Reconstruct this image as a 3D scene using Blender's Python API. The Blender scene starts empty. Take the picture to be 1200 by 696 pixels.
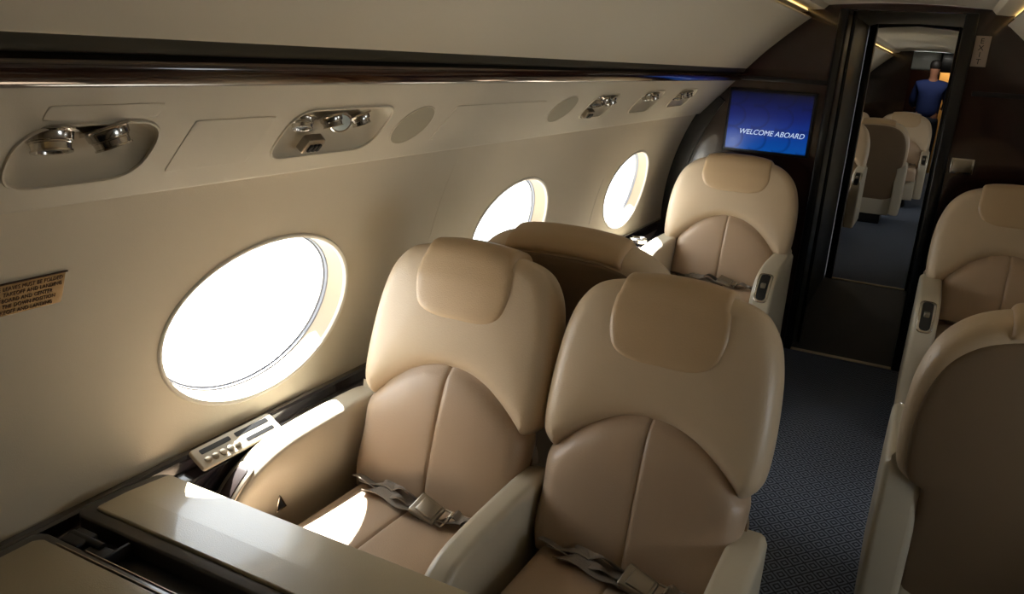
import bpy, math, random
import numpy as np
from mathutils import Vector, Matrix, Euler
from mathutils.geometry import delaunay_2d_cdt
random.seed(4)
sc = bpy.context.scene
COL = sc.collection
PI = math.pi
R_ = math.radians

# ------------------------------------------------------------------ materials
def lin(c):
    return tuple((x/255/12.92 if x/255 <= .04045 else ((x/255+.055)/1.055)**2.4) for x in c)

def new_mat(name):
    m = bpy.data.materials.new(name); m.use_nodes = True
    nt = m.node_tree; b = nt.nodes['Principled BSDF']
    return m, nt, b

def mat(name, rgb, rough=.5, metal=0., bump=0., scale=200., var=.0, vscale=6., coat=0., spec=.5, sheen=0.):
    """procedural surface: colour with a soft noise variation and a fine grain bump"""
    m, nt, b = new_mat(name)
    c = lin(rgb)
    b.inputs['Roughness'].default_value = rough
    b.inputs['Metallic'].default_value = metal
    b.inputs['Specular IOR Level'].default_value = spec
    b.inputs['Coat Weight'].default_value = coat
    b.inputs['Coat Roughness'].default_value = .08
    b.inputs['Sheen Weight'].default_value = sheen
    tc = nt.nodes.new('ShaderNodeTexCoord')
    n = nt.nodes.new('ShaderNodeTexNoise'); n.inputs['Scale'].default_value = vscale
    n.inputs['Detail'].default_value = 4
    nt.links.new(tc.outputs['Object'], n.inputs['Vector'])
    mx = nt.nodes.new('ShaderNodeMix'); mx.data_type = 'RGBA'
    mx.inputs[6].default_value = tuple(x*(1-var) for x in c)+(1,)
    mx.inputs[7].default_value = tuple(min(1, x*(1+var)) for x in c)+(1,)
    nt.links.new(n.outputs['Fac'], mx.inputs[0])
    nt.links.new(mx.outputs[2], b.inputs['Base Color'])
    if bump:
        v = nt.nodes.new('ShaderNodeTexVoronoi'); v.inputs['Scale'].default_value = scale
        nt.links.new(tc.outputs['Object'], v.inputs['Vector'])
        n2 = nt.nodes.new('ShaderNodeTexNoise'); n2.inputs['Scale'].default_value = 14
        nt.links.new(tc.outputs['Object'], n2.inputs['Vector'])
        ad = nt.nodes.new('ShaderNodeMath'); ad.operation = 'MULTIPLY_ADD'
        nt.links.new(n2.outputs['Fac'], ad.inputs[0]); ad.inputs[1].default_value = 2.0
        nt.links.new(v.outputs['Distance'], ad.inputs[2])
        bp = nt.nodes.new('ShaderNodeBump'); bp.inputs['Strength'].default_value = bump
        bp.inputs['Distance'].default_value = .002
        nt.links.new(ad.outputs[0], bp.inputs['Height'])
        nt.links.new(bp.outputs['Normal'], b.inputs['Normal'])
    return m

def mat_wood(name, c0, c1, rough=.18, coat=.6, axis='z'):
    m, nt, b = new_mat(name)
    tc = nt.nodes.new('ShaderNodeTexCoord')
    mp = nt.nodes.new('ShaderNodeMapping')
    mp.inputs['Scale'].default_value = {'z': (14, 14, 1.2), 'y': (14, 1.2, 14)}[axis]
    nt.links.new(tc.outputs['Object'], mp.inputs['Vector'])
    n = nt.nodes.new('ShaderNodeTexNoise'); n.inputs['Scale'].default_value = 1.6
    n.inputs['Detail'].default_value = 6; n.inputs['Distortion'].default_value = 1.2
    nt.links.new(mp.outputs['Vector'], n.inputs['Vector'])
    rp = nt.nodes.new('ShaderNodeValToRGB')
    rp.color_ramp.elements[0].position = .35; rp.color_ramp.elements[0].color = lin(c0)+(1,)
    rp.color_ramp.elements[1].position = .7; rp.color_ramp.elements[1].color = lin(c1)+(1,)
    nt.links.new(n.outputs['Fac'], rp.inputs['Fac'])
    nt.links.new(rp.outputs['Color'], b.inputs['Base Color'])
    b.inputs['Roughness'].default_value = rough
    b.inputs['Coat Weight'].default_value = coat; b.inputs['Coat Roughness'].default_value = .06
    return m

def mat_emit(name, rgb, strength):
    m, nt, b = new_mat(name)
    b.inputs['Base Color'].default_value = lin(rgb)+(1,)
    b.inputs['Emission Color'].default_value = lin(rgb)+(1,)
    b.inputs['Emission Strength'].default_value = strength
    return m

def mat_glass(name):
    m, nt, b = new_mat(name)
    out = nt.nodes['Material Output']; nt.nodes.remove(b)
    tr = nt.nodes.new('ShaderNodeBsdfTransparent'); tr.inputs['Color'].default_value = (.94, .96, .97, 1)
    gl = nt.nodes.new('ShaderNodeBsdfGlossy'); gl.inputs['Roughness'].default_value = .02
    fr = nt.nodes.new('ShaderNodeFresnel'); fr.inputs['IOR'].default_value = 1.25
    mx = nt.nodes.new('ShaderNodeMixShader')
    nt.links.new(fr.outputs[0], mx.inputs[0]); nt.links.new(tr.outputs[0], mx.inputs[1]); nt.links.new(gl.outputs[0], mx.inputs[2])
    nt.links.new(mx.outputs[0], out.inputs['Surface'])
    return m

def mat_carpet(name, dark, light, cell=.055):
    m, nt, b = new_mat(name)
    N = nt.nodes.new; L = nt.links.new
    tc = N('ShaderNodeTexCoord'); sp = N('ShaderNodeSeparateXYZ'); L(tc.outputs['Object'], sp.inputs[0])
    def math_(op, a, bb=None):
        n = N('ShaderNodeMath'); n.operation = op
        if hasattr(a, 'links'): L(a, n.inputs[0])
        else: n.inputs[0].default_value = a
        if bb is not None:
            if hasattr(bb, 'links'): L(bb, n.inputs[1])
            else: n.inputs[1].default_value = bb
        return n.outputs[0]
    ax = math_('PINGPONG', math_('DIVIDE', sp.outputs[0], cell), .5)
    ay = math_('PINGPONG', math_('DIVIDE', sp.outputs[1], cell*1.25), .5)
    d = math_('ADD', ax, ay)                              # nested diamonds
    st = math_('SINE', math_('MULTIPLY', d, 2*PI*3.5))
    nz = N('ShaderNodeTexNoise'); nz.inputs['Scale'].default_value = 500; L(tc.outputs['Object'], nz.inputs['Vector'])
    f = math_('MULTIPLY_ADD', st, .32); 
    f.node.inputs[2].default_value = .36
    f2 = math_('MULTIPLY', f, math_('MULTIPLY', nz.outputs['Fac'], 1.6)); f2.node.use_clamp = True
    mx = N('ShaderNodeMix'); mx.data_type = 'RGBA'
    mx.inputs[6].default_value = lin(dark)+(1,); mx.inputs[7].default_value = lin(light)+(1,)
    L(f2, mx.inputs[0]); L(mx.outputs[2], b.inputs['Base Color'])
    b.inputs['Roughness'].default_value = .95
    b.inputs['Specular IOR Level'].default_value = .1
    bp = N('ShaderNodeBump'); bp.inputs['Strength'].default_value = .6; bp.inputs['Distance'].default_value = .004
    L(nz.outputs['Fac'], bp.inputs['Height']); L(bp.outputs['Normal'], b.inputs['Normal'])
    return m

def mat_screen(name):
    """blue welcome screen: dark at the top, bright blue at the bottom, pale arcs"""
    m, nt, b = new_mat(name)
    N = nt.nodes.new; L = nt.links.new
    tc = N('ShaderNodeTexCoord'); sp = N('ShaderNodeSeparateXYZ'); L(tc.outputs['Generated'], sp.inputs[0])
    rp = N('ShaderNodeValToRGB'); e = rp.color_ramp.elements
    e[0].position = 0; e[0].color = lin((8, 92, 190))+(1,)
    e[1].position = 1; e[1].color = lin((6, 10, 40))+(1,)
    k = e.new(.3); k.color = lin((8, 66, 170))+(1,)
    k = e.new(.6); k.color = lin((10, 34, 120))+(1,)
    L(sp.outputs[2], rp.inputs['Fac'])
    # row of arcs
    mp = N('ShaderNodeMapping'); mp.inputs['Scale'].default_value = (3.4, 0, 2.6); L(tc.outputs['Generated'], mp.inputs['Vector'])
    fr = N('ShaderNodeVectorMath'); fr.operation = 'FRACTION'; L(mp.outputs[0], fr.inputs[0])
    ds = N('ShaderNodeVectorMath'); ds.operation = 'DISTANCE'; L(fr.outputs[0], ds.inputs[0]); ds.inputs[1].default_value = (.2, 0, .5)
    r2 = N('ShaderNodeValToRGB'); q = r2.color_ramp.elements
    q[0].position = .40; q[0].color = (1, 1, 1, 1); q[1].position = .62; q[1].color = (1, 1, 1, 1)
    z = q.new(.5); z.color = (.35, .35, .45, 1); z = q.new(.56); z.color = (1.0, 1.0, 1.0, 1)
    L(ds.outputs['Value'], r2.inputs['Fac'])
    mx = N('ShaderNodeMix'); mx.data_type = 'RGBA'; mx.blend_type = 'MULTIPLY'; mx.inputs[0].default_value = .75
    L(rp.outputs['Color'], mx.inputs[6]); L(r2.outputs['Color'], mx.inputs[7])
    b.inputs['Base Color'].default_value = (.005, .005, .01, 1); b.inputs['Roughness'].default_value = .3
    L(mx.outputs[2], b.inputs['Emission Color']); b.inputs['Emission Strength'].default_value = .62
    return m

M = dict(
    wall=mat('wall vinyl', (216, 205, 183), .62, bump=.12, scale=420, var=.03, vscale=3),
    valance=mat('valance vinyl', (212, 203, 183), .6, bump=.08, scale=500, var=.02, vscale=3),
    ceiling=mat('ceiling vinyl', (228, 219, 198), .65, bump=.08, scale=500, var=.02, vscale=2),
    recess=mat('recess lining', (196, 188, 168), .5, var=.02),
    grille=mat('speaker cloth', (176, 168, 146), .85, bump=.5, scale=900, var=.03),
    wood=mat_wood('rosewood', (30, 15, 12), (52, 27, 20)),
    rail=mat_wood('rosewood rail', (38, 20, 15), (66, 38, 28), rough=.12, coat=.8, axis='y'),
    gap=mat('painted gap shade', (52, 48, 32), .7, var=.05),  # dark olive puts the shade above the rail into the colour
    black=mat('black lacquer', (6, 5, 6), .3, coat=.12, var=.1),
    blackmatt=mat('black plastic', (16, 16, 17), .45, var=.1),
    ledge=mat('dark lacquered ledge', (36, 33, 38), .14, coat=.8, var=.1),
    leather=mat('beige leather', (198, 177, 148), .42, bump=.14, scale=330, var=.05, vscale=5, coat=.08),
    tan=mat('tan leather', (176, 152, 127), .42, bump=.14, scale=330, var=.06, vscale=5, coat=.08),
    pad=mat('headrest leather', (190, 163, 127), .4, bump=.14, scale=330, var=.06, vscale=7, coat=.1),
    shell=mat('seat back leather', (122, 101, 77), .5, bump=.14, scale=330, var=.06, vscale=5),
    arm=mat('cream leather', (194, 184, 163), .38, bump=.1, scale=330, var=.03, vscale=5, coat=.15),
    piping=mat('seam thread', (110, 84, 60), .6, var=.05),
    table=mat('table leather', (160, 148, 122), .3, bump=.12, scale=420, var=.04, vscale=4, coat=.55),
    tablerim=mat('table rim', (46, 42, 38), .28, coat=.4, var=.08),
    chrome=mat('chrome', (200, 195, 188), .16, metal=1., var=.03),
    strip=mat('threshold metal', (214, 196, 164), .5, metal=.6, var=.05),
    buckle=mat('buckle metal', (150, 142, 130), .3, metal=1., var=.05),
    capdark=mat('smoked brown plastic', (40, 28, 24), .5, spec=.2, var=.1),
    nickel=mat('brushed nickel', (172, 162, 146), .32, metal=1., var=.05),
    lens=mat('lamp lens', (190, 205, 205), .3, var=.02),
    belt=mat('belt webbing', (128, 117, 104), .75, bump=.6, scale=800, var=.08, vscale=40),
    plate=mat('grey beige plastic', (186, 176, 158), .45, var=.03),
    brass=mat('brass foil', (168, 134, 82), .5, metal=.25, var=.1, vscale=20),
    ink=mat('brown ink', (70, 44, 22), .7, var=.05),
    inkblack=mat('black ink', (24, 20, 18), .7, var=.05),
    sign=mat('sign plate', (158, 142, 128), .5, var=.04),
    bezel=mat('window bezel', (226, 220, 206), .35, var=.02),
    reveal=mat('window reveal', (186, 168, 142), .5, var=.03),
    gasket=mat('window gasket', (150, 154, 164), .45, var=.05),
    carpet=mat_carpet('navy carpet', (23, 29, 43), (166, 177, 198)),
    hall=mat_wood('dark floor wood', (13, 10, 9), (24, 18, 15), rough=.6, coat=.0, axis='y'),
    glass=mat_glass('pane glass'),
    cove=mat_emit('cove lamp', (255, 222, 150), 1.8),
    screen=mat_screen('welcome screen'),
    white=mat_emit('screen lettering', (205, 220, 240), .75),
    skin=mat('skin', (150, 104, 80), .55, var=.05),
    hair=mat('dark hair', (22, 17, 14), .6, var=.1),
    blue=mat('blue cloth', (16, 36, 88), .85, bump=.3, scale=300, var=.1, vscale=15),
    navy=mat('navy trousers', (18, 22, 34), .85, var=.1),
    amber=mat('painted amber light', (214, 160, 84), .5, var=.12, vscale=9),  # amber tone paints in the warm light behind the person
    galley=mat('galley white panel', (196, 200, 190), .35, var=.04),
)

# ------------------------------------------------------------------ helpers
OFF = {}
def link(o, parent=None):
    COL.objects.link(o)
    if parent: o.parent = parent
    return o

def obj(name, verts, faces, m, parent=None, smooth=True, sharp=38):
    off = Vector((0, 0, 0)); p = parent
    while p is not None:
        off += p.location; p = p.parent
    me = bpy.data.meshes.new(name)
    me.from_pydata([tuple(Vector(v)-off) for v in verts], [], faces)
    me.update()
    if smooth:
        me.shade_smooth(); me.set_sharp_from_angle(angle=R_(sharp))
    me.materials.append(M[m] if isinstance(m, str) else m)
    return link(bpy.data.objects.new(name, me), parent)

def tag(o, label=None, cat=None, group=None, kind=None):
    if label: o['label'] = label
    if cat: o['category'] = cat
    if group: o['group'] = group
    if kind: o['kind'] = kind
    return o

def empty(name, loc=(0, 0, 0), label=None, cat=None, group=None, kind=None):
    o = bpy.data.objects.new(name, None); o.location = loc; o.empty_display_size = .05
    link(o); return tag(o, label, cat, group, kind)

def struct(o): o['kind'] = 'structure'; return o

def copy_tree(o, parent=None):
    c = o.copy(); COL.objects.link(c)
    if parent: c.parent = parent
    for ch in list(o.children): copy_tree(ch, c)
    return c

class MB:
    def __init__(s): s.v = []; s.f = []
    def add(s, vs, fs):
        k = len(s.v); s.v += [tuple(v) for v in vs]; s.f += [tuple(i+k for i in f) for f in fs]; return s
    def box(s, x0, x1, y0, y1, z0, z1, b=0.):
        """box, with chamfered edges when b > 0"""
        if b <= 0:
            vs = [(x, y, z) for z in (z0, z1) for y in (y0, y1) for x in (x0, x1)]
            return s.add(vs, [(0, 2, 3, 1), (4, 5, 7, 6), (0, 1, 5, 4), (2, 6, 7, 3), (0, 4, 6, 2), (1, 3, 7, 5)])
        import bmesh
        bm = bmesh.new(); bmesh.ops.create_cube(bm, size=1)
        for v in bm.verts:
            v.co = Vector(((x0+x1)/2+v.co.x*(x1-x0), (y0+y1)/2+v.co.y*(y1-y0), (z0+z1)/2+v.co.z*(z1-z0)))
        bmesh.ops.bevel(bm, geom=bm.edges[:], offset=b, segments=3, affect='EDGES', profile=.5)
        bm.verts.index_update()
        s.add([v.co[:] for v in bm.verts], [[v.index for v in f.verts] for f in bm.faces]); bm.free(); return s
    def extrude(s, prof, y0, y1, closed=False, ny=1, cap=False):
        """(x, z) polyline swept along Y"""
        n = len(prof); vs = []
        for j in range(ny+1):
            y = y0+(y1-y0)*j/ny
            vs += [(x, y, z) for x, z in prof]
        fs = []
        for j in range(ny):
            for i in range(n if closed else n-1):
                a = j*n+i; b = j*n+(i+1) % n
                fs.append((a, b, b+n, a+n))
        if cap: fs += [tuple(range(n-1, -1, -1)), tuple(range(ny*n, ny*n+n))]
        return s.add(vs, fs)
    def lathe(s, prof, org, axis, seg=24, capend=True):
        """(radius, height) profile turned about an axis"""
        a = Vector(axis).normalized(); t = a.orthogonal().normalized(); b = a.cross(t); o = Vector(org)
        vs = []
        for r, h in prof:
            for i in range(seg):
                an = 2*PI*i/seg; vs.append(o+a*h+(t*math.cos(an)+b*math.sin(an))*r)
        fs = []
        for j in range(len(prof)-1):
            for i in range(seg):
                fs.append((j*seg+i, j*seg+(i+1) % seg, (j+1)*seg+(i+1) % seg, (j+1)*seg+i))
        if capend:
            fs.append(tuple(range(seg))[::-1]); k = (len(prof)-1)*seg; fs.append(tuple(range(k, k+seg)))
        return s.add(vs, fs)
    def tube(s, pts, r, seg=8, closed=False):
        pts = [Vector(p) for p in pts]; n = len(pts); vs = []; pb = None
        for i, p in enumerate(pts):
            if closed: d = pts[(i+1) % n]-pts[i-1]
            else: d = pts[min(i+1, n-1)]-pts[max(i-1, 0)]
            d.normalize()
            a = d.orthogonal().normalized() if pb is None else (pb-d*pb.dot(d)).normalized()
            pb = a; b = d.cross(a)
            for k in range(seg):
                an = 2*PI*k/seg; vs.append(p+(a*math.cos(an)+b*math.sin(an))*r)
        fs = []
        for i in range(n if closed else n-1):
            for k in range(seg):
                j = (i+1) % n
                fs.append((i*seg+k, i*seg+(k+1) % seg, j*seg+(k+1) % seg, j*seg+k))
        if not closed: fs += [tuple(range(seg))[::-1], tuple(range((n-1)*seg, n*seg))]
        return s.add(vs, fs)
    def ribbon(s, pts, wv, th=.0025):
        """flat strap along pts; wv = half-width vector (one, or one per point)"""
        pts = [Vector(p) for p in pts]; n = len(pts); vs = []
        for i, p in enumerate(pts):
            w = Vector(wv[i] if isinstance(wv[0], (tuple, list, Vector)) else wv)
            d = (pts[min(i+1, n-1)]-pts[max(i-1, 0)]).normalized(); nn = d.cross(w).normalized()*th/2
            vs += [p-w-nn, p+w-nn, p+w+nn, p-w+nn]
        fs = []
        for i in range(n-1):
            for k in range(4):
                fs.append((i*4+k, i*4+(k+1) % 4, i*4+4+(k+1) % 4, i*4+4+k))
        fs += [(3, 2, 1, 0), tuple(range(n*4-4, n*4))]
        return s.add(vs, fs)
    def build(s, name, m, parent=None, smooth=True, sharp=38): return obj(name, s.v, s.f, m, parent, smooth, sharp)

def smoothpoly(pts, n=8, closed=True):
    """Catmull-Rom through the points; a repeated point makes a corner"""
    P = [np.array(p, float) for p in pts]; out = []; N = len(P)
    rng = range(N) if closed else range(N-1)
    for i in rng:
        if closed: a, b, c, d = P[i-1], P[i], P[(i+1) % N], P[(i+2) % N]
        else: a, b, c, d = P[max(i-1, 0)], P[i], P[i+1], P[min(i+2, N-1)]
        if np.linalg.norm(c-b) < 1e-9: continue
        for k in range(n):
            t = k/n
            out.append(.5*((2*b)+(-a+c)*t+(2*a-5*b+4*c-d)*t*t+(-a+3*b-3*c+d)*t**3))
    if not closed: out.append(P[-1])
    return np.array(out)

def roundpoly(pts, r, n=6):
    """polygon with rounded corners; r one number or one per corner"""
    P = [np.array(p, float) for p in pts]; out = []; N = len(P)
    for i in range(N):
        rr = r[i] if isinstance(r, (list, tuple)) else r
        a, b, c = P[i-1], P[i], P[(i+1) % N]
        u = (a-b); v = (c-b); lu = np.linalg.norm(u); lv = np.linalg.norm(v); u /= lu; v /= lv
        ang = math.acos(max(-1, min(1, u.dot(v)))); t = min(rr/math.tan(ang/2) if rr > 0 else 0, lu*.49, lv*.49)
        if t < 1e-5: out.append(b); continue
        p0, p1 = b+u*t, b+v*t
        for k in range(n+1):
            s = k/n; out.append((1-s)**2*p0+2*s*(1-s)*b+s*s*p1)
    return np.array(out)

def resample(o, step):
    out = []
    n = len(o)
    for i in range(n):
        a, b = o[i], o[(i+1) % n]; L = np.linalg.norm(b-a)
        if L < 1e-7: continue
        k = max(1, int(math.ceil(L/step)))
        for j in range(k): out.append(a+(b-a)*j/k)
    res = [out[0]]
    for p in out[1:]:
        if np.linalg.norm(p-res[-1]) > step*.3: res.append(p)
    if np.linalg.norm(res[0]-res[-1]) < step*.3: res.pop()
    return np.array(res)

def dist_in(P, O):
    """distance of points to the closed outline, and inside flag"""
    A = O; B = np.roll(O, -1, axis=0); D = B-A; L2 = (D**2).sum(1)
    dm = np.full(len(P), 1e9); ins = np.zeros(len(P), bool)
    for a, b, d, l2 in zip(A, B, D, L2):
        t = np.clip(((P-a)@d)/l2, 0, 1); q = P-(a+t[:, None]*d)
        dm = np.minimum(dm, np.hypot(q[:, 0], q[:, 1]))
        c = (a[1] > P[:, 1]) != (b[1] > P[:, 1])
        if abs(b[1]-a[1]) > 1e-12:
            x = a[0]+(P[:, 1]-a[1])*(b[0]-a[0])/(b[1]-a[1]); ins ^= c & (P[:, 0] < x)
    return dm, ins

def fill2d(outline, holes=(), grid=.01, rings=(), lines_u=(), ostep=None):
    """triangulated region: returns points, triangles, ordered boundary count"""
    loops = [resample(outline, ostep or grid)]+[resample(h, ostep or grid) for h in holes]
    pts = []; edges = []
    for lp in loops:
        k = len(pts); pts += [tuple(p) for p in lp]; edges += [(k+i, k+(i+1) % len(lp)) for i in range(len(lp))]
    lo = loops[0].min(0); hi = loops[0].max(0)
    gu = np.arange(lo[0]+grid/2, hi[0], grid); gv = np.arange(lo[1]+grid/2, hi[1], grid*.866)
    G = np.array([(u+(grid/2 if j % 2 else 0), v) for j, v in enumerate(gv) for u in gu])
    for lu in lines_u:                                    # extra columns beside a seam
        ex = np.array([(lu+e, v) for v in gv for e in (-.009, -.004, 0, .004, .009)])
        G = np.vstack([G[np.abs(G[:, 0]-lu) > .013], ex])
    keep = np.ones(len(G), bool); mind = max(list(rings)+[0])
    for i, lp in enumerate(loops):
        d, ins = dist_in(G, lp); keep &= (ins if i == 0 else ~ins) & (d > mind+grid*.45)
    G = G[keep]; extra = []
    for r in rings:
        for li, lp in enumerate(loops):
            n = len(lp); t = np.roll(lp, -1, 0)-np.roll(lp, 1, 0); t /= np.maximum(np.linalg.norm(t, axis=1), 1e-9)[:, None]
            nr = np.stack([-t[:, 1], t[:, 0]], 1)
            for sg in (1, -1):
                Q = lp+nr*r*sg; ok = np.ones(n, bool)
                for j, l2 in enumerate(loops):
                    d, ins = dist_in(Q, l2); ok &= (ins if j == 0 else ~ins) & (d > r*.93)
                extra += [tuple(q) for q in Q[ok]]
    allp = pts+[tuple(g) for g in G]+extra
    vo, eo, fo, *_ = delaunay_2d_cdt([Vector(p) for p in allp], edges, [], 0, 1e-5)
    V = np.array([v[:] for v in vo]); F = [list(f) for f in fo]
    cen = np.array([V[f].mean(0) for f in F]); ok = np.ones(len(F), bool)
    for i, lp in enumerate(loops):
        d, ins = dist_in(cen, lp); ok &= ins if i == 0 else ~ins
    F = [f for f, k in zip(F, ok) if k]
    FF = []
    for f in F:
        a, b, c = V[f[0]], V[f[1]], V[f[2]]
        if (b[0]-a[0])*(c[1]-a[1])-(b[1]-a[1])*(c[0]-a[0]) < 0: f = f[::-1]
        FF.append(f)
    dmin = np.full(len(V), 1e9)
    for lp in loops: dmin = np.minimum(dmin, dist_in(V, lp)[0])
    dmin[dmin < 2e-5] = 0
    return V, FF, dmin

def bound_edges(F):
    cnt = {}
    for f in F:
        for i in range(len(f)):
            e = (f[i], f[(i+1) % len(f)])
            if (e[1], e[0]) in cnt: del cnt[(e[1], e[0])]
            else: cnt[e] = 1
    return list(cnt)

def rp(d, r):
    q = np.clip(r-d, 0, r); return r-np.sqrt(np.maximum(r*r-q*q, 0))

def puff(name, outline, front, back, mapf, m, parent=None, grid=.012, rr=.02, seams=(), holes=(), sharp=50):
    """closed cushion: outline in (u, v), front / back surface w(d, u, v), mapped into space"""
    V, F, d = fill2d(outline, holes, grid, [rr*.06, rr*.2, rr*.45, rr*.8], seams, ostep=grid*.7)
    n = len(V); u, v = V[:, 0], V[:, 1]
    wf = front(d, u, v); wb = back(d, u, v)
    vs = [mapf(u[i], v[i], wf[i]) for i in range(n)]+[mapf(u[i], v[i], wb[i]) for i in range(n)]
    fs = [tuple(f) for f in F]+[tuple(i+n for i in f[::-1]) for f in F]
    for a, b in bound_edges(F): fs.append((b, a, a+n, b+n))
    return obj(name, vs, fs, m, parent, True, sharp)

def flat(w, r=0., crown=0., cl=.07, seam=None, sd=.006, sw=.0045):
    def f(d, u, v):
        h = w-(rp(d, r) if r else 0*d)+crown*(1-np.exp(-d/cl))
        if seam is not None: h = h-sd*np.exp(-((u-seam)/sw)**2)
        return h
    return f

def flatb(w, r=0.):
    return lambda d, u, v: w+(rp(d, r) if r else 0*d)

def text_obj(name, s, size, m, parent, mw, shear=0., align='LEFT', ext=.0004, space=1., xs=1.):
    cu = bpy.data.curves.new(name, 'FONT'); cu.body = s; cu.size = size; cu.align_x = align
    cu.shear = shear; cu.extrude = ext; cu.space_character = space
    t = bpy.data.objects.new(name, cu); COL.objects.link(t)
    dg = bpy.context.evaluated_depsgraph_get()
    me = bpy.data.meshes.new_from_object(t.evaluated_get(dg))
    bpy.data.objects.remove(t)
    S = Matrix.Diagonal((xs, 1, 1, 1))
    me.transform(mw @ S)
    if parent: me.transform(Matrix.Translation(-parent.location))
    me.materials.clear(); me.materials.append(M[m])
    return link(bpy.data.objects.new(name, me), parent)

def frame(o, ex, ey):
    ex = Vector(ex).normalized(); ey = Vector(ey).normalized(); ez = ex.cross(ey)
    return Matrix(((ex.x, ey.x, ez.x, o[0]), (ex.y, ey.y, ez.y, o[1]), (ex.z, ey.z, ez.z, o[2]), (0, 0, 0, 1)))

# ------------------------------------------------------------------ cabin shell
RW, ZC, XW = 1.2, .68, 1.09                              # side wall: a circle arc of radius RW
CX = RW-XW
Y0, Y1 = -2.3, 4.55                                      # this cabin, back to front
F0, F1 = 6.50, 12.6                                      # the cabin beyond
def wpt(s, sd=-1, off=0.):                               # point of the wall at arc length s (0 at its widest)
    a = s/RW; r = RW-off
    return (sd*(r*math.cos(a)-CX), ZC+r*math.sin(a))
S_LO = RW*math.asin(-ZC/RW); S_HI = RW*math.asin((1.60-ZC)/RW)
WIN_S = .197                                             # arc half-height of a window
WS0 = .2                                                 # window centre along the arc
def ellipse(cu, cv, a, b, n=64): return np.array([(cu+a*math.cos(2*PI*i/n), cv+b*math.sin(2*PI*i/n)) for i in range(n)])

def side_wall(name, sd, y0, y1, wins):
    out = np.array([(y0, S_LO), (y1, S_LO), (y1, S_HI), (y0, S_HI)])
    V, F, d = fill2d(out, [ellipse(y, WS0, .293, WIN_S) for y in wins], .06, (), (), ostep=.022)
    vs = []
    for y, s in V:
        x, z = wpt(s, sd); vs.append((x, y, z))
    return struct(obj(name, vs, [tuple(f) for f in F], 'wall', None, True, 60))

WL = [1.335, 2.575, 3.815]
WR = [1.335, 2.575]                                       # unseen side; other windows left out to dim the cabin light
WF = [8.4, 10.3]
side_wall('wall_left', -1, Y0, Y1, WL)
side_wall('wall_right', 1, Y0, Y1, WR)
side_wall('wall_left_forward', -1, F0, F1, WF)
side_wall('wall_right_forward', 1, F0, F1, WF)

nwin = 0
def window(sd, y):
    """deep oval window: bezel ring, tapered reveal, gasket, pane"""
    global nwin; nwin += 1
    x, z = wpt(WS0, sd)
    w = struct(empty('window_%d' % nwin, (x, y, z)))
    def loop(a, b, off, n=64):
        r = []
        for i in range(n):
            t = 2*PI*i/n; s = WS0+b*math.sin(t); X, Z = wpt(s, sd, -off); r.append((X, y+a*math.cos(t), Z))
        return r
    def skin(loops):
        mb = MB(); n = len(loops[0]); vs = sum(loops, []); fs = []
        for j in range(len(loops)-1):
            for i in range(n): fs.append((j*n+i, j*n+(i+1) % n, (j+1)*n+(i+1) % n, (j+1)*n+i))
        return mb.add(vs, fs)
    skin([loop(.2935, .1975, .002), loop(.299, .203, .001), loop(.299, .203, -.002), loop(.2965, .2005, -.0045),
          loop(.2925, .1965, -.0045), loop(.2885, .1925, -.002), loop(.286, .190, .006)]).build('window_bezel', 'bezel', w)
    skin([loop(.287, .191, .004), loop(.285, .189, .018), loop(.281, .185, .036), loop(.278, .182, .048)]).build('window_reveal', 'reveal', w)
    skin([loop(.278, .182, .048), loop(.275, .179, .050), loop(.274, .178, .058), loop(.270, .174, .058)]).build('window_gasket', 'gasket', w)
    skin([loop(.270, .174, .058), loop(.269, .173, .08), loop(.268, .172, .10), loop(.29, .19, .10)]).build('outer_frame', 'bezel', w)
    n = 64; lp = loop(.2715, .1755, .064); c = Vector((0, 0, 0))
    for p in lp: c += Vector(p)/n
    Xc, Zc = wpt(WS0, sd, -.064); lp2 = lp+[(Xc, y, Zc)]
    obj('pane', lp2, [(i, (i+1) % n, n) for i in range(n)], 'glass', w)
    # daylight portal of the opening
    la = bpy.data.lights.new('daylight portal', 'AREA'); la.shape = 'RECTANGLE'; la.size = .62; la.size_y = .42
    la.cycles.is_portal = True
    lo = bpy.data.objects.new('daylight_portal', la); X, Z = wpt(WS0, sd, -.125); lo.location = (X, y, Z)
    nrm = Vector((-sd, 0, -.15*1)).normalized()
    lo.rotation_euler = (-nrm).to_track_quat('Z', 'Y').to_euler(); 
    # rectangle's long side along Y
    ez = -nrm; ex = Vector((0, 1, 0)); ey = ez.cross(ex)
    lo.matrix_world = Matrix(((ex.x, ey.x, ez.x, X), (ex.y, ey.y, ez.y, y), (ex.z, ey.z, ez.z, Z), (0, 0, 0, 1)))
    COL.objects.link(lo)
for sd in (-1, 1):
    for y in (WL if sd < 0 else WR): window(sd, y)
for sd in (-1, 1):
    for y in WF: window(sd, y)

# floor
def floor_piece(name, x, y0, y1, m):
    return struct(MB().box(-x, x, y0, y1, -.03, 0).build(name, m, None, False))
floor_piece('floor', .905, Y0, Y1, 'carpet')
floor_piece('floor_corridor', .36, Y1, F0-.06, 'hall')
floor_piece('floor_forward', .905, F0-.06, 15.4, 'carpet')

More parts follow.
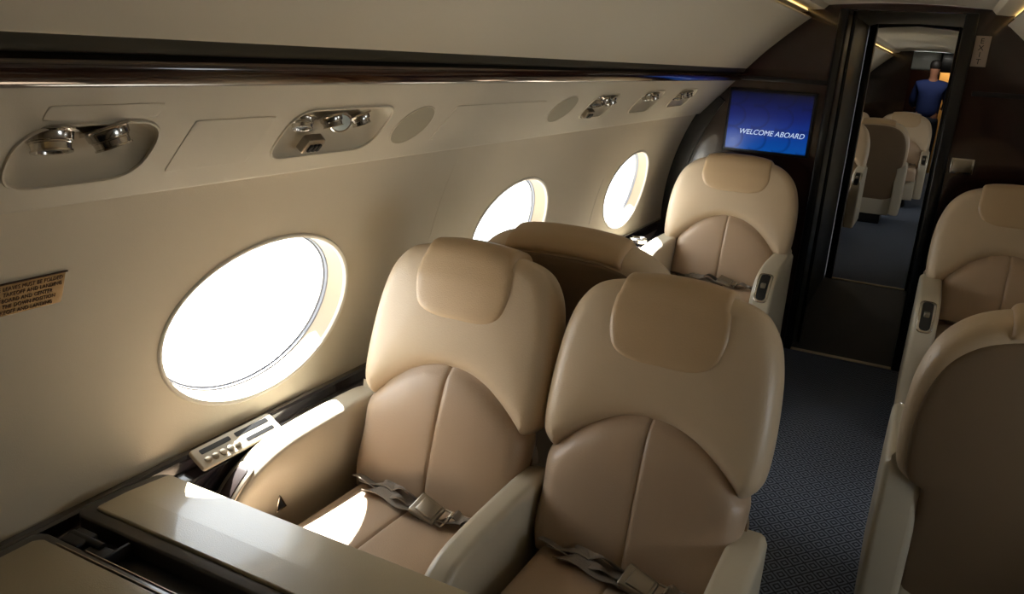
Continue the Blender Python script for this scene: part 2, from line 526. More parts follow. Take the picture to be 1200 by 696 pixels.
# valance (service panel strip): slanted plane with recesses
VA = Vector((-.935, 0, 1.235)); VB = Vector((-.761, 0, 1.432)); VT = (VB-VA).normalized(); VN = Vector((VT.z, 0, -VT.x)); VL = (VB-VA).length
def vpt(s, y, w=0., sd=-1):
    p = VA+VT*s+VN*w; return (p.x if sd < 0 else -p.x, y, p.z)
def stadium(yc, hy, s0, s1, r): return roundpoly([(yc-hy, s0), (yc+hy, s0), (yc+hy, s1), (yc-hy, s1)], r, 8)
RECESS = [(.767, .115, .047, .177, .062), (1.325, .162, .048, .182, .055), (2.772, .122, .072, .186, .05), (3.295, .135, .072, .194, .05), (3.80, .15, .085, .196, .05)]
def valance(name, sd, y0, y1, recs):
    out = np.array([(y0, 0), (y1, 0), (y1, VL), (y0, VL)])
    V, F, d = fill2d(out, [stadium(*r) for r in recs], .03, (), (), ostep=.012)
    vs = [vpt(s, y, 0, sd) for y, s in V]; fs = [tuple(f) for f in F]
    mb = MB().add(vs, fs)
    e = []                                               # rounded lower lip running back to the wall
    for k in range(7):
        a = k/6*PI*.75; e.append((-.012*math.sin(a), .012*(math.cos(a)-1)))
    prof = [(vpt(de, 0, w, sd)[0], vpt(de, 0, w, sd)[2]) for de, w in e]+[(sd*.99, 1.185)]
    mb.extrude(prof, y0, y1)
    # closing lip under the rail
    mb.extrude([(sd*.761, 1.432), (sd*.80, 1.47)], y0, y1)
    return struct(mb.build(name, 'valance', None, True, 30))
valance('trim_1', -1, Y0, Y1, RECESS)
valance('trim_2', 1, Y0, Y1, RECESS)
valance('trim_3', -1, F0, F1, [])
valance('trim_4', 1, F0, F1, [])

def rail(name, sd, y0, y1):
    pr = [(-.768, 1.424), (-.757, 1.421), (-.750, 1.425), (-.741, 1.437), (-.737, 1.449), (-.739, 1.456), (-.746, 1.459), (-.80, 1.475)]
    a = MB().extrude([(x if sd < 0 else -x, z) for x, z in pr], y0, y1)
    o = struct(a.build(name, 'rail', None, True, 50))
    g = [(-.748, 1.459), (-.740, 1.470), (-.725, 1.480)]
    struct(MB().extrude([(x if sd < 0 else -x, z) for x, z in [(-.79, 1.46), (-.735, 1.466), (-.728, 1.474), (-.7225, 1.4855)]], y0, y1).build('rail_gap_shade', 'gap', o, True, 50))  # strip coloured dark as the shade between rail and ceiling
n_tr = 5
for sd in (-1, 1):
    for a, b in ((Y0, Y1), (F0, F1)):
        rail('trim_%d' % n_tr, sd, a, b); n_tr += 1

def xz_panel(name, outline, y0, y1, m, parent=None, holes=(), bev=0., sharp=40, grid=.08, ostep=.04):
    V, F, d = fill2d(np.array(outline), holes, grid, (bev*.4, bev) if bev else (), (), ostep=ostep)
    n = len(V); vs = [(x, y0+(bev*(1-min(dd/bev, 1)) if bev else 0), z) for (x, z), dd in zip(V, d)]+[(x, y1, z) for x, z in V]
    fs = [tuple(f) for f in F]+[tuple(i+n for i in f[::-1]) for f in F]
    for a, b in bound_edges(F): fs.append((b, a, a+n, b+n))
    return obj(name, vs, fs, m, parent, True, sharp)
def ceiling_part(y0, y1, names):
    for sd, nm in ((-1, names[0]), (1, names[1])):
        pts = smoothpoly([(-.722, 1.486), (-.64, 1.574), (-.54, 1.666), (-.447, 1.745)], 6, False)
        pr = [(p[0]*-sd, p[1]) for p in pts]+[(sd*.438, 1.7495), (sd*.436, 1.7555), (sd*.446, 1.762), (sd*.50, 1.78)]
        struct(MB().extrude(pr, y0, y1).build(nm, 'ceiling', None, True, 40))
    pr = [(-.50, 1.779), (-.515, 1.785), (-.515, 1.797), (-.47, 1.797), (-.43, 1.793), (-.38, 1.797)]+[(.36*math.sin(a)/math.sin(.6)*1, 1.80+.035*(math.cos(a*2.6)+1)/2) for a in np.linspace(-.6, .6, 13)]+[(.38, 1.797), (.43, 1.793), (.47, 1.797), (.515, 1.797), (.515, 1.785), (.50, 1.779)]
    struct(MB().extrude(pr, y0, y1).build(names[2], 'ceiling', None, True, 40))
ceiling_part(Y0, Y1, ('ceiling_left', 'ceiling_right', 'ceiling'))
for nm, a, b in (('ceiling_cap_rear', Y1+.002, Y1+.05), ('ceiling_cap_forward', F0-.05, F0+.02)):
    struct(xz_panel(nm, [(-.6, 1.796), (-.36, 1.797), (-.2, 1.818), (0, 1.832), (.2, 1.818), (.36, 1.797), (.6, 1.796), (.6, 1.96), (-.6, 1.96)], a, b, 'wood'))
ceiling_part(F0, F1, ('ceiling_forward_left', 'ceiling_forward_right', 'ceiling_forward'))

for sd, nm, a, b, cab in ((-1, 'left', Y0+.02, Y1-.02, 'main'), (1, 'right', Y0+.02, Y1-.02, 'main'), (-1, 'left', F0+.02, F1-.02, 'fwd'), (1, 'right', F0+.02, F1-.02, 'fwd')):
    r = empty('cove_light', (sd*.47, (a+b)/2, 1.785),
              ('warm glowing cove light strip along the %s edge of the near ceiling' if cab == 'main' else 'warm glowing cove light strip along the %s ceiling edge beyond the doorway') % nm, 'light', 'cove light strips')
    x0, x1 = sorted((sd*.455, sd*.485))
    MB().box(x0, x1, a, b, 1.7855, 1.792, .002).build('lamp_tube', 'cove', r)
    MB().box(min(sd*.452, sd*.49), max(sd*.452, sd*.49), a, b, 1.780, 1.7855, .001).build('lamp_tray', 'plate', r)

# back wall behind the camera
def disc_profile(off=0.):
    pts = []
    for k in range(25):
        s = S_LO+(S_HI-S_LO)*k/24; pts.append(wpt(s, 1, off))
    left = [(-x, z) for x, z in pts[::-1]]
    return np.array(pts+[(.68, 1.62), (.66, 1.93), (-.66, 1.93), (-.68, 1.62)]+left)
struct(xz_panel('wall_back', disc_profile(), Y0-.03, Y0, 'wall'))

# ------------------------------------------------------------------ forward bulkhead of the cabin with its doorway
prof = disc_profile(); n_ = len(prof)
lft = [p for p in prof if p[0] < -.299]; rgt = [p for p in prof if p[0] > .3]
left_out = np.array([(-.30, 0), (-.30, 1.93)]+[tuple(p) for p in lft])
right_out = np.array([tuple(p) for p in rgt]+[(.31, 1.93), (.31, 0)])
bl = struct(xz_panel('wall_front_left', left_out, Y1, Y1+.05, 'wood'))
br = struct(xz_panel('wall_front_right', right_out, Y1, Y1+.05, 'wood'))
struct(xz_panel('wall_front_header', [(-.30, 1.80), (.31, 1.80), (.31, 1.93), (-.30, 1.93)], Y1+.004, Y1+.05, 'wood'))
# curved black edge band of the left and right panel
for sd, par in ((-1, bl), (1, br)):
    ss = np.linspace(-.25, .72, 26); o_ = [wpt(s, sd, .0) for s in ss]; i_ = [wpt(s, sd, .085) for s in ss]
    mb = MB(); vs = [(x, Y1-.016, z) for x, z in o_]+[(x, Y1-.016, z) for x, z in i_]+[(x, Y1-.001, z) for x, z in i_]; k = len(ss)
    mb.add(vs, [(i, i+1, k+i+1, k+i) for i in range(k-1)]+[(k+i, k+i+1, 2*k+i+1, 2*k+i) for i in range(k-1)])
    mb.build('edge_band', 'black', par)
# horizontal joint of the panels and cap strip on the left
MB().box(-.74, -.301, Y1-.006, Y1, 1.428, 1.452, .002).build('panel_joint', 'black', bl)
MB().box(.35, .74, Y1-.006, Y1, 1.428, 1.452, .002).build('panel_joint', 'black', br)

d1 = struct(empty('door_1', (0, Y1, 0)))
MB().box(-.302, -.262, Y1-.022, Y1+.09, 0, 1.80, .008).build('door_jamb', 'black', d1)
MB().box(.256, .312, Y1-.022, Y1+.09, 0, 1.80, .008).build('door_jamb', 'black', d1)
MB().box(-.25, -.232, Y1+.10, Y1+.16, .01, 1.80, .006).build('sliding_door_edge', 'black', d1)
d2 = struct(empty('door_2', (0, F0-.07, 0)))
MB().box(-.305, -.252, F0-.10, F0-.0, 0, 1.84, .008).build('door_jamb', 'black', d2)
MB().box(.252, .33, F0-.10, F0-.0, 0, 1.84, .008).build('door_jamb', 'black', d2)
# corridor between the doors
struct(MB().box(-.34, -.305, Y1+.05, F0-.1, 0, 1.86).build('wall_corridor_left', 'black', None, False))
struct(MB().box(.32, .355, Y1+.05, F0-.1, 0, 1.86).build('wall_corridor_right', 'wood', None, False))
struct(MB().extrude([(-.36, 1.80), (-.25, 1.835), (0, 1.845), (.25, 1.835), (.375, 1.80)], Y1+.03, F0+.01).build('ceiling_corridor', 'ceiling', None))
# forward cabin's rear face (solid around the second doorway)
struct(xz_panel('wall_forward_rear_left', left_out, F0-.05, F0-.001, 'wood'))
struct(xz_panel('wall_forward_rear_right', right_out, F0-.05, F0-.001, 'wood'))
for nm, y, x0, x1, lab in (('threshold_strip', Y1+.0, -.262, .262, 'bright metal threshold strip on the floor under the near doorway'),
                      ('threshold_strip', F0-.075, -.252, .252, 'thin metal threshold strip on the floor of the far doorway')):
    o = MB().box(x0, x1, y-.014, y+.014, 0, .007, .002).build(nm, 'strip'); tag(o, lab, 'threshold', 'threshold strips')

# forward-most bulkhead, opening and galley beyond
fo = [p for p in prof if p[0] < -.14]; fr_ = [p for p in prof if p[0] > .45]
struct(xz_panel('wall_far_left', np.array([(-.195, 0), (-.195, 1.93)]+[tuple(p) for p in fo]), F1, F1+.05, 'wood'))
struct(xz_panel('wall_far_right', np.array([tuple(p) for p in fr_]+[(.45, 1.93), (.45, 0)]), F1, F1+.05, 'wood'))
struct(xz_panel('wall_far_header', [(-.45, 1.826), (.47, 1.826), (.47, 1.95), (-.45, 1.95)], F1+.002, F1+.05, 'galley'))
struct(MB().box(-.55, -.5, F1+.05, 15.4, 0, 1.9).build('wall_galley_left', 'wood', None, False))
struct(MB().box(.62, .67, F1+.05, 15.4, 0, 1.9).build('wall_galley_right', 'wood', None, False))
struct(MB().box(-.55, .67, 15.4, 15.45, 0, 1.9).build('wall_galley_end', 'wood', None, False))
struct(MB().box(-.55, .67, F1+.05, 15.4, 1.9, 1.93).build('ceiling_galley', 'galley', None, False))
tag(MB().box(-.30, .13, 13.85, 14.5, 1.60, 1.899, .06).build('overhead_locker', 'galley'),
    'rounded white overhead locker above the person in the far galley', 'locker')
tag(MB().box(.135, .60, 13.85, 14.5, 1.585, 1.899, .03).build('overhead_cabinet', 'black'), 'black cabinet at the far galley ceiling beside the white locker', 'cabinet')
tag(MB().box(.16, .56, 15.0, 15.39, 0, 1.72, .01).build('amber_glow_panel', 'amber'), 'panel painted amber for the warm light in the far galley behind the person', 'panel')
gl = bpy.data.lights.new('added galley fill', 'AREA'); gl.energy = 5; gl.size = .3; gl.color = (1, .85, .6)  # unseen lamp, added to brighten the far galley
go = bpy.data.objects.new('galley_fill', gl); go.location = (.3, 14.75, 1.88); COL.objects.link(go)
g2 = bpy.data.lights.new('added entry fill', 'AREA'); g2.energy = 4; g2.size = .25; g2.color = (1, .94, .84)  # second unseen lamp, added so the person shows up
gq = bpy.data.objects.new('galley_entry_fill', g2); gq.location = (.05, 12.85, 1.885); COL.objects.link(gq)

# ------------------------------------------------------------------ service units in the left valance
def spot(par, s, y, tilt, sc_=1.2, sd=-1, lens=False, name='reading_light', dep=.014):
    """chrome nozzle: flange against the recess roof, stepped cup, lens"""
    ax = Vector((.28, tilt, -1)).normalized()
    o = Vector(vpt(s, y, -dep, sd))
    b = MB().lathe([(q*sc_, h_*sc_*.68) for q, h_ in ((.0295, -.003), (.031, 0), (.031, .0025), (.0262, .0045), (.0255, .006), (.0242, .017), (.0222, .018), (.0222, .0205), (.0212, .0215), (.0205, .031),
                    (.0222, .0318), (.0222, .0348), (.0190, .0352), (.0165, .034), (.0150, .028))], o, ax, 32)
    r = b.build(name, 'chrome', par)
    MB().lathe([(.015*sc_, .0195*sc_), (.010*sc_, .0212*sc_), (.002*sc_, .022*sc_)], o, ax, 20).build('lens', 'lens' if lens else 'blackmatt', r)
    return r

def service_unit(yc, hy, s0, s1, r, label, spots, toggle=None, lamp=None, SC=1.1, D=.032):
    ro = empty('passenger_service_unit', vpt((s0+s1)/2, yc), label, 'service unit', 'passenger service units above the windows')
    out = stadium(yc, hy, s0, s1, r)
    V, F, d = fill2d(out, (), .008, (.003, .008, .014, .022), (), ostep=.006)
    vs = []
    for (y, s), dd in zip(V, d):
        k = min(dd/.04, 1); h = D*(1-(1-k)**2.2)
        h *= .35+.65*min(1, max(0, (s-s0)/(s1-s0))*1.35)            # shallow at the bottom, deep under the top edge
        vs.append(vpt(s, y, -h))
    obj('recess_cup', vs, [tuple(f) for f in F], 'recess', ro, True, 70)
    lp = resample(out, .008); MB().tube([vpt(p[1], p[0], .0005) for p in lp], .0028, 6, True).build('rim', 'valance', ro)
    for s, y, t, ln in spots: spot(ro, s, y, t, SC, -1, ln)
    if toggle:
        s, y = toggle
        c = Vector(vpt(s, y, .004)); e1 = Vector((0, 1, 0)); e2 = VT
        n = VN
        o2 = roundpoly([(-.026, -.018), (.026, -.018), (.026, .018), (-.026, .018)], .007, 5)
        f = puff('switch_plate', o2, flat(.012, .004), flat(-.006), lambda u, v, w: c+e1*u+e2*v+n*w, 'nickel', ro, .006, .004)
        for q in (-.012, 0, .012):
            puff('switch', roundpoly([(q-.0045, -.010), (q+.0045, -.010), (q+.0045, .008), (q-.0045, .008)], .002, 4), flat(.0165, .0015), flat(.011),
                 lambda u, v, w: c+e1*u+e2*v+n*w, 'blackmatt', f, .004, .0015)
    if lamp:
        s, y = lamp; o = Vector(vpt(s, y, -.012)); ax = Vector((.9, -.5, -.55))
        g = MB().lathe([(.020, -.006), (.0245, 0), (.0245, .004), (.022, .006), (.0215, .0055)], o, ax, 28).build('call_light', 'chrome', ro)
        MB().lathe([(.0215, .004), (.016, .0075), (.004, .009)], o, ax, 24).build('lens', 'lens', g)
service_unit(*RECESS[0], 'service recess with two chrome lights, nearest the left edge of the photo', [(.150, .705, -.1, False), (.150, .792, .25, False)], SC=1.22)
service_unit(*RECESS[1], 'service recess with three chrome spots, switch plate and round lens above first window', [(.146, 1.212, -.25, False), (.146, 1.296, .1, False), (.146, 1.385, .25, False)], (.092, 1.262), (.130, 1.338), SC=.92)
service_unit(*RECESS[2], 'service recess with chrome lights and switch right of the second round speaker', [(.15, 2.715, -.3, False), (.152, 2.785, .1, False), (.152, 2.845, .3, False)], (.10, 2.70), None, 1., .026)
service_unit(*RECESS[3], 'middle small service recess of the three near the monitor end', [(.158, 3.26, -.1, False), (.158, 3.345, .25, False)], None, None, .95, .022)
service_unit(*RECESS[4], 'service recess closest to the bulkhead monitor', [(.15, 3.72, -.3, False), (.158, 3.80, .1, False), (.158, 3.875, .3, False)], None, None, .95, .022)

for yc, s, ry, rs, lab in ((1.603, .114, .068, .061, 'round cloth speaker grille in the valance just beyond the three-spot recess'),
                       (2.445, .128, .082, .058, 'round cloth speaker grille in the valance above the second window')):
    ro = empty('speaker_grille', vpt(s, yc), lab, 'speaker', 'speaker grilles in the valance')
    puff('grille_cloth', ellipse(yc, s, ry, rs, 48), flat(.0015, .001), flat(-.001), lambda u, v, w: vpt(v, u, w), 'grille', ro, .01, .003)
    MB().tube([vpt(p[1], p[0], .0008) for p in ellipse(yc, s, ry, rs, 64)], .0016, 6, True).build('grille_ring', 'valance', ro)
for (a, b, c, d_), lab in (((.674, .856, .186, .214), 'slim flush panel above the two-light recess'),
                          ((.935, 1.117, .05, .171), 'square flush oxygen mask door between the two nearest service recesses'),
                          ((1.74, 2.26, .05, .171), 'long flush panel door between the two round speaker grilles')):
    o = puff('valance_access_door', roundpoly([(a, c), (b, c), (b, d_), (a, d_)], .005, 5), flat(.0012, .0008), flat(-.002), lambda u, v, w: vpt(v, u, w), 'valance', None, .02, .002)
    tag(o, lab, 'panel', 'flush doors in the valance')

# wall seams / panel joints and small wall items
def wall_strip(name, y, dy, s0, s1, m, w=.0025, up=.0012):
    ss = np.linspace(s0, s1, 16); vs = []
    for i, s in enumerate(ss):
        yy = y+dy*i/15
        for o_, e in ((0, -w), (up, -w*.5), (up, w*.5), (0, w)):
            x, z = wpt(s, -1, o_); vs.append((x, yy+e, z))
    fs = [(i*4+k, i*4+k+1, i*4+5+k, i*4+4+k) for i in range(15) for k in range(3)]
    return struct(obj(name, vs, fs, m))
wall_strip('trim_9', 2.008, 0, -.06, .53, 'wall')
wall_strip('trim_10', 3.385, .045, .09, .30, 'recess')

def wall_plate(name, y0, y1, s0, s1, m, label, cat):
    ro = empty(name, (wpt((s0+s1)/2)[0], (y0+y1)/2, wpt((s0+s1)/2)[1]), label, cat)
    def mp(u, v, w):
        x, z = wpt(v, -1, w); return (x, u, z)
    puff('plate', roundpoly([(y0, s0), (y1, s0), (y1, s1), (y0, s1)], .002, 3), flat(.0015, .0008), flat(-.001), mp, m, ro, .02, .001)
    return ro
pl = wall_plate('wall_placard', .66, .820, RW*math.asin((1.050-ZC)/RW), RW*math.asin((1.107-ZC)/RW), 'brass',
                'small brass placard with lines of capital lettering on the wall left of the first window', 'placard')
x_, z_ = wpt(RW*math.asin((1.1075-ZC)/RW), -1, .0015)
MB().box(x_-.002, x_+.002, .66, .822, z_-.0012, z_+.0012).build('top_edge', 'ink', pl)
a_ = math.asin((1.078-ZC)/RW); up_ = Vector((math.sin(a_), 0, math.cos(a_)))
for i, (t, yr) in enumerate((('TABLE LEAVES MUST BE FOLDED', .815), ('DURING TAXI, TAKEOFF AND LANDING', .815), ('SEATS OUTBOARD AND CENTER', .800),
                             ('MUST BE IN THE DOWN POSITION', .806), ('DURING TAXI, TAKEOFF AND LANDING', .802))):
    s = RW*math.asin((1.0955-i*.0105-ZC)/RW); x, z = wpt(s, -1, .0022)
    text_obj('lettering', t, .0105, 'ink', pl, frame((x, yr, z), (0, 1, 0), up_), 0, 'RIGHT', .0003, 1.10, .76)

# ------------------------------------------------------------------ side ledge (left and right) with control panel
def ledge(sd, y0, y1, xin, label):
    ro = empty('side_ledge', (sd*1.0, (y0+y1)/2, .6), label, 'ledge')
    def X(v): return sd*v
    pr = [(X(1.084), .632), (X(1.066), .634), (X(1.060), .629), (X(1.058), .604), (X(xin+.012), .598), (X(xin+.003), .594), (X(xin), .585), (X(xin), .54)]
    MB().extrude(pr, y0, y1, ny=1).build('ledge_top', 'ledge', ro, True, 40)
    zb = ZC-math.sqrt(RW*RW-(RW-(XW-xin))**2)+.012                # meets the curved wall
    MB().extrude([(X(xin+.003), .545), (X(xin+.001), zb)], y0, y1).build('side_panel', 'wall', ro, True, 40)
    return ro
ledge(-1, Y0+.002, 2.02, 1.028, 'dark glossy ledge under the first window beside the double seats')
ledge(-1, 2.03, Y1-.02, .955, 'dark glossy ledge running forward under the far left windows')
ledge(1, Y0+.002, Y1-.02, .96, 'dark glossy ledge along the right wall behind the single seats')

cp = empty('control_panel', (-1.045, 1.205, .605), 'grey beige switch panel with slots and round buttons on the ledge under first window', 'control panel')
ang = R_(32)
cc = Vector((-1.041, 1.205, .624)); e1 = Vector((.0, 1, 0)); e2 = Vector((-math.cos(ang), 0, math.sin(ang))); e3 = Vector((math.sin(ang), 0, math.cos(ang)))
mp_ = lambda u, v, w: cc+e1*u+e2*v+e3*w
fp = puff('faceplate', roundpoly([(-.118, -.027), (.118, -.027), (.118, .027), (-.118, .027)], .008, 5), flat(.006, .003), flatb(-.004), mp_, 'plate', cp, .012, .003)
for a, b, v0, v1 in ((-.10, -.015, .006, .018), (.0, .10, .006, .018), (.015, .10, -.016, -.006)):
    puff('slot', roundpoly([(a, v0), (b, v0), (b, v1), (a, v1)], .003, 4), flat(.0068, .0005), flat(.004), mp_, 'blackmatt', fp, .008, .001)
for k in range(5):
    MB().lathe([(.0085, 0), (.0085, .0035), (.0065, .005)], mp_(-.096+k*.021, -.011, .005), e3, 16).build('button', 'nickel', fp)

# chrome cup holder on the far ledge
ch = empty('cup_holder', (-1.015, 3.92, .6), 'chrome cup holder ring on the ledge left of the far left seat', 'cup holder')
MB().lathe([(.040, 0), (.046, .004), (.046, .022), (.040, .026), (.036, .022), (.034, .006)], (-1.008, 3.90, .604), (0, 0, 1), 32).build('ring', 'chrome', ch)
MB().lathe([(.034, .004), (.020, .010), (.004, .012)], (-1.008, 3.90, .604), (0, 0, 1), 24).build('cup_base', 'nickel', ch)
MB().box(-1.046, -.97, 3.893, 3.907, .616, .626, .002).build('cross_bar', 'blackmatt', ch)

# ------------------------------------------------------------------ seats (built facing -Y, origin on the floor below the back / cushion junction)
def make_seat(name, kind, arms, belt=True):
    """kind 'twin' (narrow) or 'single' (wide)"""
    root = empty(name)
    tw = kind == 'twin'; A = R_(17 if tw else 14); ca, sa = math.cos(A), math.sin(A); zj = .46
    def bm(u, v, w): return (u, v*sa-w*ca, zj+v*ca+w*sa)
    T = .115; re = .036
    if tw:
        R1 = [(.205, .212), (.226, .222), (.243, .25), (.2485, .31), (.246, .40), (.237, .48), (.218, .545), (.180, .592), (.12, .612), (.05, .6195)]
        arch = [(.183, .232), (.148, .262), (.10, .295), (.05, .315)]; top, pk = .621, .321; hr = (.119, .129, .108, .437); lw = .222
    else:
        R1 = [(.272, .168), (.295, .182), (.310, .215), (.3155, .29), (.313, .39), (.300, .47), (.272, .54), (.222, .592), (.15, .621), (.07, .630)]
        arch = [(.243, .186), (.20, .233), (.14, .286), (.07, .322)]; top, pk = .632, .334; hr = (.162, .166, .135, .452); lw = .242
    o = R1+[(0, top)]+[(-x, y) for x, y in R1[::-1]]+[(-x, y) for x, y in arch]+[(0, pk)]+arch[::-1]
    out = smoothpoly(o, 6)
    puff('backrest', out, flat(.0, re, .016, .05), flatb(-T, .036), bm, 'leather', root, .014, re)
    # welt along the front edge of the gusset
    # lumbar cushion under the arch
    lo = smoothpoly([(-lw+.012, -.03), (-lw+.012, -.03), (-lw-.002, .03), (-lw, .12), (-lw-.003, .2), (-lw+.02, .255), (-.14, .335), (0, .375), (.14, .335), (lw-.02, .255), (lw+.003, .2), (lw, .12), (lw+.002, .03), (lw-.012, -.03), (lw-.012, -.03)], 6)
    def lf(d, u, v):
        # sinks away under the arch so that the upper cushion forms the lip
        archv = np.interp(np.abs(u), [0]+[a[0] for a in arch[::-1]]+[R1[0][0]], [pk]+[a[1] for a in arch[::-1]]+[R1[0][1]])
        dd = np.clip(archv-v, 0, 1)
        h = -.004-rp(d, .04)+.020*(1-np.exp(-d/.07))-.019*np.exp(-dd/.018)
        return h-.0055*np.exp(-(u/.0042)**2)
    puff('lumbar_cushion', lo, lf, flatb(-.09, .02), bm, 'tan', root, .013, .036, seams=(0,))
    # headrest pad wraps over the top
    r_ = re; flatL = T-2*r_
    def drop(u): return np.interp(abs(u), [0, .05, .12, .18, .22], [top, top-.0012, top-.0075, top-.026, top-.06] if tw else [top, top-.0006, top-.006, top-.018, top-.038])
    def hm(u, t, w):
        vt = drop(u); off = w
        bulge = .005*min(1, max(0, -t/.05))
        L1 = r_*PI/2
        if t <= 0: return bm(u, vt-r_+t, off+bulge)
        if t < L1:
            a = t/r_; return bm(u, vt-r_+(r_+off)*math.sin(a), -r_+(r_+off)*math.cos(a))
        if t < L1+flatL: return bm(u, vt+off, -r_-(t-L1))
        a = (t-L1-flatL)/r_
        if a < PI/2: return bm(u, vt-r_+(r_+off)*math.cos(a), -T+r_-(r_+off)*math.sin(a))
        return bm(u, vt-r_-(a-PI/2)*r_, -T-off)
    tt = hr[3]-(top-r_); te = r_*PI/2+flatL+r_*1.25
    ho = smoothpoly([(-hr[2]*.62, tt+.004), (-hr[2]*1.04, tt+.030), (-hr[1], tt+.085), (-hr[1]*.985, tt+.14), (-hr[0], .01), (-hr[0]*.985, .06), (-hr[0]*.98, te), (-hr[0]*.98, te),
                     (0, te), (hr[0]*.98, te), (hr[0]*.98, te), (hr[0]*.985, .06), (hr[0], .01), (hr[1]*.985, tt+.14), (hr[1], tt+.085), (hr[2]*1.04, tt+.030), (hr[2]*.62, tt+.004), (0, tt)], 6)
    puff('headrest_pad', ho, flat(.013, .013, .004, .04), flatb(-.006), hm, 'pad', root, .012, .015)
    # back shell panel
    bo = [(x*.93 if x > .1 else x, y if y < .3 else .02+(y-.02)*.955) for x, y in R1]
    so = [(lw-.01, -.26), (lw-.01, -.26), (lw+.002, .0), (lw+.004, .15), (bo[0][0], bo[0][1]+.0), ]+bo[1:]+[(0, top*.955)]
    so = so+[(-x, y) for x, y in so[:-1][::-1]]
    # back of the seat: w grows towards the rear
    puff('back_shell', smoothpoly(so, 5), flat(T-.004+.008, .012, .012, .1), flat(T-.04), lambda u, v, w: bm(-u, v, -w), 'shell', root, .018, .012)
    # seat cushion, in plan: u, s forward
    cw = (.195 if tw else .235); Ls = .52
    co = roundpoly([(-cw, -.03), (cw, -.03), (cw, Ls), (-cw, Ls)], [.02, .02, .06, .06], 6)
    def cf(d, u, s):
        return .452-rp(d, .035)+.018*(1-np.exp(-d/.06))+.03*s-.005*np.exp(-(u/.0042)**2)
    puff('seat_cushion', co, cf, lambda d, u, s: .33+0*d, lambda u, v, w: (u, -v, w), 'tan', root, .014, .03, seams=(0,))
    # base
    ax0 = min([a[0] for a in arms]+[-cw]); ax1 = max([a[1] for a in arms]+[cw])
    MB().box(-cw-.004, cw+.004, -.46, .08, .10, .336, .012).build('seat_base', 'arm', root)
    MB().box(-cw*.7, cw*.7, -.36, .06, 0, .104, .01).build('pedestal', 'blackmatt', root)
    # arms
    for (x0, x1, sty) in arms:
        if sty == 'cap':
            P = [(-.16, .12), (-.16, .12), (-.17, .60), (-.165, .618), (-.145, .6245), (-.05, .627), (.10, .625), (.19, .617), (.255, .600), (.305, .574), (.345, .538), (.372, .494), (.386, .44), (.388, .40), (.388, .12), (.388, .12)]
        elif sty == 'plain':
            P = [(-.12, .12), (-.12, .12), (-.125, .40), (-.125, .555), (-.115, .568), (-.09, .574), (.05, .577), (.20, .574), (.27, .567), (.32, .550), (.36, .515), (.382, .47), (.388, .42), (.388, .12), (.388, .12)]
        else:
            P = [(-.14, .12), (-.14, .12), (-.135, .62), (-.128, .638), (-.10, .645), (.05, .645), (.18, .641), (.27, .630), (.335, .606), (.383, .566), (.41, .51), (.42, .45), (.42, .38), (.42, .12), (.42, .12)]
        ol = smoothpoly(P, 6); h = (x1-x0)/2; xc = (x0+x1)/2
        a = puff('armrest', ol, flat(h, .017, .002, .03), flat(-h, .0), lambda u, v, w: (xc+w, -u, v), 'arm', root, .02, .017)
        # back side rounding: mirror edge is done by symmetric profile
        me = a.data; nn = len(me.vertices)//2
        for i in range(nn):
            me.vertices[i+nn].co.x = 2*xc-me.vertices[i].co.x
        me.update()
        top_i = [p for p in smoothpoly(P, 6) if p[1] > .3 and p[0] > .02]
        def along(s0, s1):
            return [p for p in top_i if s0 <= p[0] <= s1 and p[1] > .41]
        if sty == 'cap': seg = along(.265, .40); wid = h*.62
        elif sty == 'control': seg = along(.30, .408); wid = .026
        else: seg = None
        if seg is not None:
            seg = [np.array(p) for p in seg]; n = len(seg)
            L = np.concatenate([[0], np.cumsum([np.linalg.norm(seg[i+1]-seg[i]) for i in range(n-1)])]); Lt = L[-1]
            def plate(m, nm, par, grow, lift, thick):
                ov = roundpoly([(-wid-grow, -grow), (wid+grow, -grow), (wid+grow, Lt+grow), (-wid-grow, Lt+grow)], wid*.95, 7)
                def mp(u, v, w):
                    v2 = min(max(v, 0), Lt); s = np.interp(v2, L, [p[0] for p in seg]); z = np.interp(v2, L, [p[1] for p in seg])
                    s2 = np.interp(min(v2+.004, Lt), L, [p[0] for p in seg]); z2 = np.interp(min(v2+.004, Lt), L, [p[1] for p in seg])
                    s1 = np.interp(max(v2-.004, 0), L, [p[0] for p in seg]); z1 = np.interp(max(v2-.004, 0), L, [p[1] for p in seg])
                    t = np.array([s2-s1, z2-z1]); t /= np.linalg.norm(t); nr = np.array([-t[1], t[0]])
                    e = v-v2; q = np.array([s, z])+t*e+nr*w
                    return (xc+u, -q[0], q[1])
                return puff(nm, ov, flat(lift, thick*.5), flat(-.004), mp, m, par, .008, thick*.5)
            if sty == 'cap':
                k = plate('nickel', 'arm_end_cap', root, .004, .0035, .004)
                plate('capdark', 'cap_window', k, -.007, .0055, .003)
            else:
                k = plate('chrome', 'seat_control', root, .005, .004, .006)
                plate('blackmatt', 'control_inset', k, -.005, .0042, .002)
                p = seg[n//2]; 
                MB().box(xc-.011, xc+.011, -p[0]-.012, -p[0]+.016, p[1]-.014, p[1]+.013, .004).build('control_lever', 'nickel', k)
    if sty_has(arms, 'cap'):
        x1 = arms[0][1]
        c = Vector((x1+.002, -.217, .372))
        rec = puff('release_latch', smoothpoly([(-.016, -.014), (-.016, -.014), (.016, -.014), (.016, -.014), (.004, .022), (.004, .022)], 4), flat(.003, .002), flat(-.002), lambda u, v, w: c+Vector((w, -u, v+.11)), 'blackmatt', root, .006, .002)
        MB().tube([c+Vector((.002, -u, v+.11)) for u, v in smoothpoly([(-.016, -.014), (-.016, -.014), (.016, -.014), (.016, -.014), (.004, .022), (.004, .022)], 4)], .002, 6, True).build('latch_rim', 'chrome', rec)
